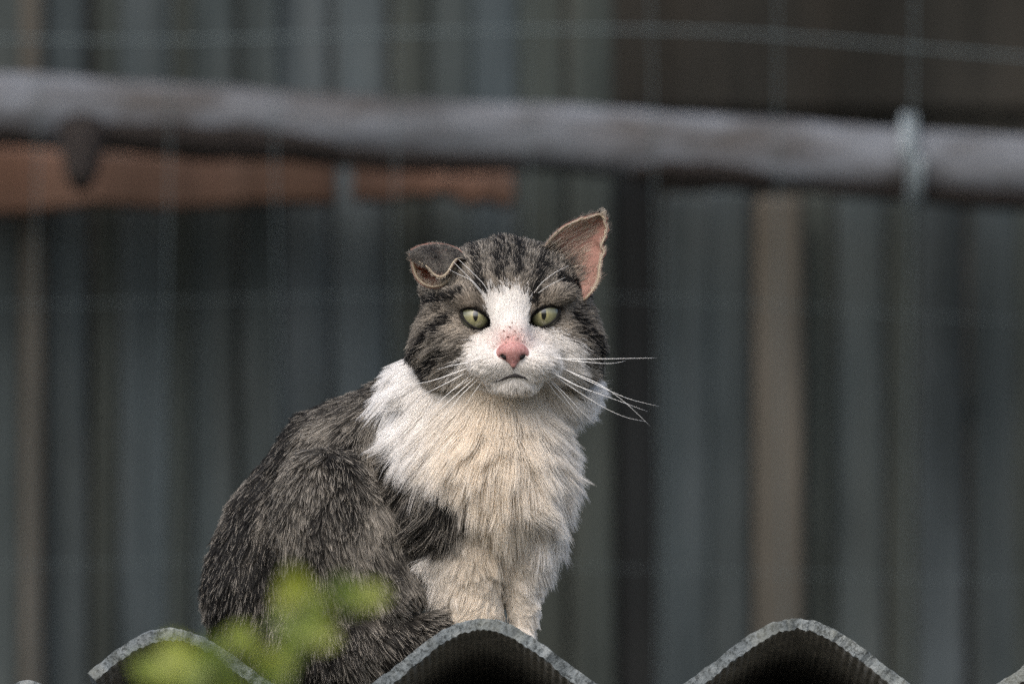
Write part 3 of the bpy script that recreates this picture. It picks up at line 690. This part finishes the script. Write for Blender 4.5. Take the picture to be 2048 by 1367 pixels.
V, F, EA, EN = shell(rows, 5); ear_r = mesh_obj('ear', Wp(V), F, M['ear_in'], cat); ear_r['label'] = 'upright ear with pink inside and ragged tip'
rim = np.concatenate([el, er[::-1][1:]]); rim[:, 2] -= 1; V, F = tube(rim, 1.8 + 1.2 * np.sin(np.arange(len(rim)) * .8) * .4, 8); V = np.array(V) + 1.5 * (fbm(np.array(V) / 6)[:, None] - .5); mesh_obj('ear_rim', Wp(V), F, M['ear_rim'], ear_r)
# folded ear (viewer's left): a bowl, then a flap that falls forward over it
ridge = resample([(823, 502, 42), (836, 494, 52), (862, 488, 62), (890, 490, 66), (915, 498, 62), (930, 515, 52)], 26)
bowl = resample([(822, 508, 44), (827, 535, 46), (833, 555, 44), (848, 569, 38), (868, 574, 34), (888, 569, 30), (904, 552, 28), (914, 530, 32)], 26)
flap = resample([(821, 506, 34), (829, 519, 20), (843, 527, 10), (857, 534, 3), (865, 547, -3), (879, 556, -6), (893, 550, -6), (902, 533, -2), (912, 517, 6), (924, 516, 20)], 26)
rowsA = []; rowsB = []
for j, q in enumerate(np.linspace(0, 1, 16)):
    a = ridge * (1 - q) + bowl * q; a[:, 2] += 46 * math.sin(math.pi * q) * np.sin(np.pi * np.linspace(0.05, .95, 26)); rowsA.append(a)
    b = ridge * (1 - q) + flap * q; b[:, 2] -= 12 * math.sin(math.pi * q) * np.sin(np.pi * np.linspace(0.05, .95, 26)); rowsB.append(b)
VA, FA, LA, _ = shell(rowsA, 5); VB, FB, FLA, FLN = shell(rowsB, 4)
ear_l = mesh_obj('ear', Wp(np.concatenate([VA, VB])), np.concatenate([FA, FB + len(VA)]), M['ear_in'], cat); ear_l['label'] = 'crumpled ear folded forward with pale curled rim'
for c_, r_m in ((bowl, 2.7), (flap, 2.5)):
    c2 = c_.copy(); c2[:, 2] -= 1.5; V, F = tube(c2, r_m, 8); V = np.array(V) + 1.5 * (fbm(np.array(V) / 6)[:, None] - .5); mesh_obj('ear_rim', Wp(V), F, M['ear_rim'], ear_l)

# ---- hair
def hair_mat():
    t = NT('cat_hair'); a = t.add('ShaderNodeAttribute', attribute_name='hair_colour')
    p = t.add('ShaderNodeBsdfPrincipled'); p.inputs['Roughness'].default_value = 0.5; p.inputs['Specular IOR Level'].default_value = 0.35; t.link(a.outputs['Color'], p.inputs['Base Color'])
    tr = t.add('ShaderNodeBsdfTranslucent'); t.link(a.outputs['Color'], tr.inputs[0]); mx = t.add('ShaderNodeMixShader'); mx.inputs[0].default_value = 0.5
    t.link(p.outputs[0], mx.inputs[1]); t.link(tr.outputs[0], mx.inputs[2]); t.link(mx.outputs[0], t.out.inputs[0]); return t.m
M['hair'] = hair_mat()
def curves(name, P, rad, colr, parent):
    """P (n, k, 3) in cat space; rad (n, k) px; colr (n, k, 3)"""
    n, k = P.shape[:2]; hc = bpy.data.hair_curves.new(name); hc.add_curves([k] * n)
    pos = Wp(P.reshape(-1, 3)).astype(np.float32)
    hc.attributes['position'].data.foreach_set('vector', pos.ravel()) if 'position' in hc.attributes else hc.points.foreach_set('position', pos.ravel())
    ra = hc.attributes.get('radius') or hc.attributes.new('radius', 'FLOAT', 'POINT'); ra.data.foreach_set('value', (rad.reshape(-1) * S).astype(np.float32))
    ca = hc.attributes.new('hair_colour', 'FLOAT_COLOR', 'POINT'); ca.data.foreach_set('color', np.concatenate([colr.reshape(-1, 3), np.ones((n * k, 1))], 1).astype(np.float32).ravel())
    hc.materials.append(M['hair']); o = bpy.data.objects.new(name, hc); COL.objects.link(o); o.parent = parent
    return o
# guides: x, y, flow (x, y, d), length px, lift
G_HEAD = [(1020, 540, 0, -1, .7, 20, .30), (1020, 600, 0, -1, .3, 15, .22), (1022, 650, 0, -1, .1, 9, .2), (1023, 690, 0, -1, .1, 4, .2), (985, 728, -1, .35, .5, 14, .3), (1065, 728, 1, .35, .5, 14, .3), (1010, 740, -.5, .8, .3, 9, .25), (1043, 740, .5, .8, .3, 9, .25),
          (1027, 775, 0, 1, .5, 18, .35), (990, 780, -.4, 1, .5, 18, .3), (1065, 778, .4, 1, .5, 18, .3), (890, 690, -1, .35, .5, 34, .28), (900, 745, -.7, .8, .4, 58, .36), (835, 690, -.8, .6, .4, 54, .42), (840, 640, -1, .3, .5, 42, .4), (1145, 690, 1, .4, .5, 34, .28), (1135, 745, .8, .8, .4, 62, .38), (1195, 690, .8, .7, .4, 54, .42),
          (1190, 640, 1, .3, .5, 42, .4), (945, 672, -1, .45, .3, 16, .22), (1100, 668, 1, .45, .3, 16, .22), (880, 600, -.9, -.3, .6, 26, .3), (1155, 595, .9, -.3, .6, 26, .3), (935, 592, -.4, -1, .4, 16, .25), (1104, 588, .4, -1, .4, 16, .25), (930, 510, -.4, -.6, .9, 26, .5), (1090, 515, .4, -.6, .9, 26, .5), (1010, 490, 0, -.6, .8, 30, .6), (990, 640, -.2, -1, .2, 9, .2), (1055, 640, .2, -1, .2, 9, .2), (910, 640, -1, .1, .4, 15, .22), (1128, 635, 1, .1, .4, 15, .22)]
G_FRONT = [(810, 700, -.7, .7, .3, 52, .40), (790, 780, -.78, .66, .2, 76, .46), (1150, 770, .9, .45, .2, 52, .42), (800, 830, -.72, .75, .1, 78, .42), (800, 860, -.7, .8, .1, 88, .34), (900, 800, -.45, .9, -.1, 84, .25), (1020, 820, 0, 1, -.2, 78, .26), (1000, 900, -.05, 1, -.1, 96, .28), (1120, 830, .7, .75, .1, 94, .42), (1110, 930, .62, .85, 0, 92, .36), (1090, 1010, .6, .85, 0, 92, .36), (940, 960, -.2, 1, 0, 94, .26), (1010, 1000, .05, 1, 0, 96, .3), (860, 950, -.75, .7, .1, 84, .28), (850, 1040, -.8, .6, .1, 84, .28), (870, 1100, -.9, .45, 0, 76, .28), (850, 1150, -1, .3, 0, 64, .28),
           (930, 1080, -.1, 1, 0, 62, .24), (960, 1150, .0, 1, 0, 26, .16), (980, 1210, .1, 1, -.1, 18, .16), (1010, 1170, .1, 1, 0, 20, .14), (1070, 1090, .5, .9, 0, 74, .3), (1062, 1160, .5, 1, 0, 36, .3), (1060, 1215, .4, 1, 0, 24, .26), (920, 1200, -.5, .9, 0, 44, .3)]
G_REAR = [(760, 790, -.6, .6, .3, 52, .24), (680, 830, -.6, .7, .2, 46, .2), (560, 900, -.45, .9, .1, 42, .18), (480, 990, -.25, 1, .1, 42, .18), (440, 1100, -.12, 1, .1, 44, .2), (410, 1220, -.2, 1, .1, 50, .24), (640, 950, -.05, 1, 0, 42, .15), (740, 920, .15, 1, 0, 46, .16), (650, 1060, .12, 1, 0, 40, .14), (760, 1040, .35, 1, 0, 38, .12), (800, 1120, .4, 1, 0, 36, .1), (700, 1140, .35, .95, 0, 40, .14), (560, 1120, 0, 1, 0, 44, .16), (600, 1240, .1, 1, 0, 44, .2), (780, 1220, .7, .7, 0, 44, .18), (860, 1255, .9, .3, 0, 36, .2), (700, 1300, .4, .8, 0, 40, .22), (820, 860, -.4, .9, .1, 56, .22)]
def flow(P, reg):
    out = np.zeros((len(P), 3)); L = np.zeros(len(P)); lift = np.zeros(len(P))
    for k, (G, sg) in enumerate(((G_HEAD, 26.), (G_FRONT, 50.), (G_REAR, 60.))):
        m = reg == k
        if not m.any(): continue
        g_ = np.array(G, float); d2 = ((P[m, None, :2] - g_[None, :, :2]) ** 2).sum(-1); w = 1 / (d2 + sg ** 2) ** 2; w /= w.sum(1, keepdims=True)
        out[m] = w @ g_[:, 2:5]; L[m] = w @ g_[:, 5]; lift[m] = w @ g_[:, 6]
    return out, L, lift
FT = np.concatenate([CF[:, [0, 1, 2]], CF[:, [0, 2, 3]]]); A_, B_, C_ = CV[FT[:, 0]], CV[FT[:, 1]], CV[FT[:, 2]]
cr_ = np.cross(B_ - A_, C_ - A_); area = np.linalg.norm(cr_, axis=1) / 2; cen = (A_ + B_ + C_) / 3; fn = grad(sd_all, cen); freg = region(cen)
wgt = area * np.where(fn[:, 2] < 0.25, 1.0, 0.3) * np.where(freg == 0, 2.3, np.where(freg == 1, 1.35, 1.05))
wgt *= np.where((cen[:, 2] > 420), 0.35, 1.0) * np.where((cen[:, 1] > 1380), 0.3, 1.0)
NH = 330000
ti = rng.choice(len(FT), NH, p=wgt / wgt.sum()); u = rng.random((NH, 2)); fl = u.sum(1) > 1; u[fl] = 1 - u[fl]
RP = A_[ti] + (B_ - A_)[ti] * u[:, :1] + (C_ - A_)[ti] * u[:, 1:]; RN = grad(sd_all, RP); RG = region(RP)
frontm = RP[:, 2] < 60
ea = np.min([np.where(frontm, almond(e, RP, 0), 99) for e in EYES], 0)
nose_d = sd_nose(RP.astype(np.float32)); mouth_d = segd(RP[:, 0], RP[:, 1], [(p[0], p[1]) for p in ml]); mouth_d = np.where(RP[:, 2] < 0, mouth_d, 99)
inbowl = inpoly(RP[:, 0], RP[:, 1], [(1110, 500), (1200, 440), (1200, 545), (1175, 560)]) & (RP[:, 2] > 60)
keep = (ea > 2.5) & (nose_d > 1.5) & (mouth_d > 3.8) & ~inbowl
thinm = np.exp(-(((RP[:, 0] - 1023) / 30) ** 2 + ((RP[:, 1] - 680) / 20) ** 2)) * (RG == 0); keep &= rng.random(NH) > 0.75 * thinm
# buried in another part of the body: no hair
keep &= above(RP) > 5
RP, RN, RG = RP[keep], RN[keep], RG[keep]; N_ = len(RP)
ea = ea[keep]
fd, HL, LF = flow(RP, RG); r1 = rng.random(N_); r2 = rng.random(N_); r3 = rng.random(N_)
croot, ctip, cw = coat(RP, RG, r1, r2)
HL = HL * np.where(RG == 0, 1.4, np.where(RG == 1, 1.25, 1.12)) * np.where(RG == 1, 0.42 + 0.8 * r3, 0.6 + 0.55 * r3) * (0.85 + 0.3 * fbm(RP / 40, 2))
HL = np.where(RG == 0, np.minimum(HL, 5 + np.maximum(ea - 4, 0) * 1.1), HL)
# short dark margin hairs round the eyes
dm = ((1 - sm(2.5, 5, ea + 3 * (r1 - .5))) * (RG == 0)); croot = lerp(croot, np.array([.01, .009, .009]), dm); ctip = lerp(ctip, np.array([.012, .01, .01]), dm)
wob = np.stack([fbm(RP / 26 + o, 2) - .5 for o in (0, 31, 67)], -1)
fd = fd / (np.linalg.norm(fd, axis=1, keepdims=True) + 1e-9) + wob * np.where(RG == 1, 1.35, np.where(RG == 2, 0.75, 0.7))[:, None] + rng.normal(0, .10, (N_, 3))
tg = fd - RN * (fd * RN).sum(1, keepdims=True); tg /= np.linalg.norm(tg, axis=1, keepdims=True) + 1e-9
K = 6; tt = np.linspace(0, 1, K)
lf = np.clip(LF + .12 * (rng.random(N_) - .5), .05, 1)[:, None]
d0 = RN * (lf + .28) + tg * (1 - lf * .4); d0 /= np.linalg.norm(d0, axis=1, keepdims=True)
d1 = RN * (lf - .14) + tg + np.array([0, .16, 0]) * np.where(RG == 0, .2, 1)[:, None] + rng.normal(0, .055, (N_, 3)); d1 /= np.linalg.norm(d1, axis=1, keepdims=True)
HP = np.empty((N_, K, 3)); HP[:, 0] = RP - RN * 1.0
for k in range(1, K):
    q = (tt[k - 1] + tt[k]) / 2; dd = d0 * (1 - q) + d1 * q; dd /= np.linalg.norm(dd, axis=1, keepdims=True); HP[:, k] = HP[:, k - 1] + dd * (HL / (K - 1))[:, None]
# keep hair out of the body
for k in range(2, K):
    s_ = sd_all(HP[:, k].astype(np.float32)); m = s_ < 2.5
    if m.any():
        g_ = grad(sd_all, HP[m, k]); HP[m, k] += g_ * (2.5 - s_[m])[:, None]
# clumping: pull each hair towards the nearest clump leader of the same region, coarse tufts first
off = RP + np.array([0, 0, 4000.0])[None] * RG[:, None]
for lev, (shares, amts, rad_) in enumerate((((.008, .0050, .009), (.30, .50, .42), (26, 60, 40)), ((.08, .05, .12), (.42, .48, .48), (14, 26, 18)))):
    lead = np.flatnonzero(rng.random(N_) < np.array(shares)[RG]); kd = kdtree.KDTree(len(lead))
    for j, i in enumerate(lead): kd.insert(tuple(off[i]), j)
    kd.balance(); nb = np.array([kd.find(q)[1] for q in off])
    LC = HP[lead].copy(); ln = np.linalg.norm(LC[:, -1] - LC[:, 0], axis=1)
    sw = rng.normal(0, 1, (len(lead), 3)) * (np.array([.10, .18, .14]) if lev == 0 else np.array([.08, .12, .12]))[RG[lead]][:, None]
    LC += (tt ** 1.6)[None, :, None] * (sw * ln[:, None])[:, None, :]
    L_ = LC[nb]; sd_ = HP[:, :1] - L_[:, :1]
    if lev == 0:
        ct = rng.random(len(lead)); tone_c = (np.where(cw > .5, .93, .80) + np.where(cw > .5, .10, .34) * ct[nb])[:, None]; croot = croot * tone_c; ctip = ctip * tone_c
        lm = 0.78 + 0.4 * rng.random(len(lead)); HP = HP[:, :1] + (HP - HP[:, :1]) * np.where(RG == 1, lm[nb], 1)[:, None, None]
    ca = np.clip(np.array(amts)[RG] * (0.55 + 0.6 * rng.random(N_)), 0, .95)
    same = np.exp(-(np.linalg.norm(sd_[:, 0], axis=1) / np.array(rad_)[RG]) ** 4)
    w = (tt ** 1.3)[None, :] * (ca * same)[:, None]; HP = HP * (1 - w[..., None]) + L_ * w[..., None]
for k in range(1, K):
    s_ = sd_all(HP[:, k].astype(np.float32)); m = s_ < 1.5
    if m.any():
        g_ = grad(sd_all, HP[m, k]); HP[m, k] += g_ * (1.5 - s_[m])[:, None]
ab = above(HP); HP[..., 1] -= np.maximum(2.5 - ab, 0)
HR = np.where(RG == 0, .42, np.where(RG == 1, .42, .50))[:, None] * (0.8 + .5 * r2)[:, None] * np.array([1.0, 1.05, 1.0, .85, .6, .2])[None]
tipw = sm(.35, .95, tt); HC = croot[:, None] * (1 - tipw)[None, :, None] + ctip[:, None] * tipw[None, :, None]
for k, nm in enumerate(('face_fur', 'chest_fur', 'body_fur')):
    m = RG == k; curves(nm, HP[m], HR[m], HC[m], cat)

# fur on the folded flap, along the rims and inside the standing ear
def ear_hairs(A, N, n, dirv, length, tone, parent, name, umin=0, umax=1, vmin=0, vmax=1, rad=.32, lift=.3, jit=.25, back=0.0):
    R_, C_2 = A.shape[:2]; a = (umin + (umax - umin) * rng.random(n)) * (R_ - 1.001); b = (vmin + (vmax - vmin) * rng.random(n)) * (C_2 - 1.001); i = a.astype(int); j = b.astype(int); fa = (a - i)[:, None]; fb = (b - j)[:, None]
    P = A[i, j] * (1 - fa) * (1 - fb) + A[i + 1, j] * fa * (1 - fb) + A[i, j + 1] * (1 - fa) * fb + A[i + 1, j + 1] * fa * fb; Nn = N[i, j]
    d = np.array(dirv, float) + rng.normal(0, jit, (n, 3)); d -= Nn * (d * Nn).sum(1, keepdims=True); d /= np.linalg.norm(d, axis=1, keepdims=True) + 1e-9
    P = P + Nn * back; L = length * (.5 + .7 * rng.random(n)); k = 4; q = np.linspace(0, 1, k); H = P[:, None] + (d[:, None] * q[None, :, None] + Nn[:, None] * (lift * q - lift * .6 * q ** 2)[None, :, None]) * L[:, None, None]
    c = tone(P, rng.random(n)); curves(name, H, np.tile(rad * np.array([1, 1, .8, .25]), (n, 1)), np.repeat(c[:, None], k, 1), parent)
def tab(P, r): 
    nz = fbm(P / 9, 2); q = np.clip(.25 + .9 * (nz - .45) + .5 * (r - .5), 0, 1); return lerp(CDARK * 1.2, CLIGHT * .8, q)
def pale(P, r): return lerp(np.array([.45, .38, .30]), np.array([.72, .66, .56]), r)
ear_hairs(FLA, FLN if FLN[..., 2].mean() < 0 else -FLN, 4200, (-.15, .9, -.2), 17, tab, ear_l, 'ear_fur', umax=.84, vmin=.03)
ear_hairs(FLA, FLN, 300, (-.1, .9, -.4), 8, pale, ear_l, 'ear_fur', umin=.93)
ear_hairs(np.array(rowsA), np.repeat(np.array([[[0, 0, -1.0]]]), 16, 0).repeat(26, 1), 260, (.5, .6, -.2), 22, pale, ear_l, 'ear_fur', umin=.5, rad=.26)
ear_hairs(EA, -EN, 3600, (.35, -.9, 0), 14, tab, ear_r, 'ear_fur', back=5.5)
ear_hairs(EA, EN, 300, (.75, -.35, -.2), 44, pale, ear_r, 'ear_fur', umax=.72, vmax=.6, rad=.22, lift=.35, jit=.2)
ear_hairs(EA, EN, 320, (.6, -.6, -.1), 26, lambda P, r: lerp(np.array([.22, .15, .12]), np.array([.6, .45, .37]), r), ear_r, 'ear_fur', umax=.35, rad=.3)
ear_hairs(EA, EN, 260, (.45, -.9, 0), 16, pale, ear_r, 'ear_fur', umin=.93, rad=.3, jit=.5)
for sgn, rng_ in ((0, (0, .05)), (1, (.96, 1))):
    ear_hairs(EA, EN, 650, ((-.7, -.6, 0), (.9, -.4, 0))[sgn], 12, pale, ear_r, 'ear_fur', umin=.1, vmin=rng_[0], vmax=rng_[1], rad=.28, jit=.4)

ear_hairs(EA, EN, 330, (.6, -.65, -.25), 26, lambda P, r: tab(P, r) * 1.5, ear_r, 'ear_fur', umax=.2, vmax=.75, rad=.34, lift=.45)
ear_hairs(FLA, FLN, 520, (-.25, -.75, -.1), 11, lambda P, r: tab(P, r) * 1.4, ear_l, 'ear_fur', umax=.10, rad=.36, lift=.4, jit=.35)
ear_hairs(LA, np.broadcast_to(np.array([0, 0, -1.0]), LA.shape), 300, (-.3, -.8, -.3), 14, pale, ear_l, 'ear_fur', umin=.95, rad=.28, jit=.5)
# ---- whiskers
t = NT('white_whisker'); p = t.principled((0.86, 0.85, 0.83), 0.35, 0.5); M['whisker'] = t.m
z1 = lambda pts: [(780 + x / 2.972, 400 + y / 2.972) for x, y in pts]
WH = [z1(q) for q in ([(950, 937), (1100, 945), (1300, 942), (1580, 937)], [(990, 980), (1150, 1060), (1300, 1130), (1420, 1185), (1600, 1225)], [(940, 1010), (1100, 1100), (1300, 1170), (1530, 1255)], [(1000, 990), (1250, 1090), (1400, 1200), (1550, 1345)],
      [(960, 1030), (1150, 1160), (1300, 1250), (1420, 1300), (1520, 1315)], [(930, 1040), (1050, 1160), (1130, 1250), (1230, 1340)], [(910, 1045), (980, 1140), (1060, 1230)], [(920, 1040), (1040, 1170), (1110, 1270), (1165, 1340)], [(1000, 945), (1250, 970), (1330, 972), (1400, 955)], [(960, 1010), (1080, 1085), (1240, 1165)],
      [(500, 960), (400, 975), (280, 1005)], [(480, 990), (350, 1040), (230, 1080), (90, 1100)], [(470, 1015), (350, 1080), (230, 1140), (160, 1170)], [(490, 1035), (380, 1120), (290, 1200), (200, 1260)], [(520, 1040), (400, 1150), (300, 1240), (200, 1330)], [(540, 1050), (420, 1160), (350, 1250), (290, 1330)], [(560, 1060), (480, 1170), (420, 1260)], [(505, 1045), (420, 1100), (340, 1150)],
      [(565, 570), (520, 510), (430, 420), (375, 365)], [(572, 590), (480, 470), (400, 440), (350, 410)], [(590, 560), (560, 500), (480, 420), (405, 350)], [(850, 560), (900, 490), (980, 430), (1060, 390)], [(870, 560), (940, 510), (1040, 460)])]
for w in WH:
    root = march([w[0]], 0)[0]; n = 14; P2 = resample([(x, y) for x, y in w], n); q = np.linspace(0, 1, n)
    sx = np.sign(w[-1][0] - w[0][0]); dpt = root[2] + 4 - 34 * q * (1 - q) * 1.5 + 30 * q ** 2
    if w[0][1] < 620: dpt = root[2] + 2 - 40 * q * (1 - q) - 4
    V, F = tube(np.c_[P2, dpt], (.7 if w[0][1] > 620 else .3) * (1 - q) + .2, 5); mesh_obj('whisker', Wp(V), F, M['whisker'], cat)

# ------------------------------------------------------------------ leafy shoot close to the camera
leafv = []
def leaf_mesh():
    n, m = 9, 5; V = []; F = []
    for i in range(n):
        q = i / (n - 1); w = 0.42 * math.sin(math.pi * q ** .8) ** .8 * (1 + .10 * (i % 2)) + .004
        for j in range(m):
            s_ = j / (m - 1) * 2 - 1; V.append((s_ * w, q, .10 * abs(s_) ** 1.3 - .22 * q * q + .03 * math.sin(q * 9) * abs(s_)))
    for i in range(n - 1):
        for j in range(m - 1): F.append((i * m + j, i * m + j + 1, (i + 1) * m + j + 1, (i + 1) * m + j))
    me = bpy.data.meshes.new('leaf'); me.from_pydata(V, [], F); me.polygons.foreach_set('use_smooth', [True] * len(F)); me.materials.append(M['leaf']); return me
LM = leaf_mesh()
def shoot(label, stem_px, Y, leaves, seed):
    r = np.random.default_rng(seed); pts = [np.array(at(a, b, Y + dy)) for a, b, dy in stem_px]
    root = empty('leafy_shoot', pts[0]); tag(root, label, 'plant', 'leafy shoots in front of the roof')
    V, F = tube(resample(pts, 24), np.linspace(.0032, .0014, 24), 7); o = mesh_obj('stem', V, F, M['stem']); child_world(o, root)
    for a, b, sz, ang in leaves:
        lo = bpy.data.objects.new('leaf', LM); COL.objects.link(lo); sc = 0.68 * sz * S * (Y + 6) / 6; a_ = math.radians(ang)
        base = np.array(at(a, b, Y + r.normal(0, .02))); dirx = Vector((math.cos(a_), r.normal(0, .35), math.sin(a_))).normalized(); nrm = Vector((r.normal(0, .3), -1, .55 + r.normal(0, .2))); x = dirx.cross(nrm).normalized(); nrm = x.cross(dirx)
        Mx = Matrix((x, dirx, nrm)).transposed().to_4x4(); loc = Vector(base) - dirx * sc * .5
        lo.parent = root; lo.matrix_parent_inverse = Matrix.Translation(root.location).inverted(); lo.matrix_basis = Matrix.Translation(loc) @ Mx @ Matrix.Scale(sc, 4)
    return root
SHY = -1.5
shoot('blurred yellow-green leafy shoot rising in front of the haunch', [(520, 2600, .05), (545, 1900, .02), (560, 1450, 0), (590, 1260, 0), (640, 1185, 0)], SHY,
      [(588, 1162, 95, 95), (575, 1195, 80, 60), (625, 1190, 80, 100), (690, 1178, 95, 20), (745, 1190, 95, 5), (700, 1205, 80, -25), (640, 1222, 90, -20), (610, 1250, 100, 120), (585, 1290, 100, -60), (650, 1275, 80, -10), (560, 1240, 70, 170)], 5)
shoot('blurred yellow-green leafy shoot at the bottom edge before the left wave', [(330, 2600, .05), (350, 1900, .02), (370, 1500, 0), (390, 1380, 0), (440, 1310, 0), (480, 1270, 0)], SHY + .05,
      [(350, 1310, 140, 110), (385, 1345, 160, 20), (330, 1350, 150, 170), (450, 1335, 150, 0), (480, 1270, 100, 60), (505, 1300, 110, -20), (540, 1345, 110, -20), (420, 1300, 90, 80), (290, 1335, 90, 150), (560, 1320, 90, 20), (470, 1390, 140, 10)], 9)
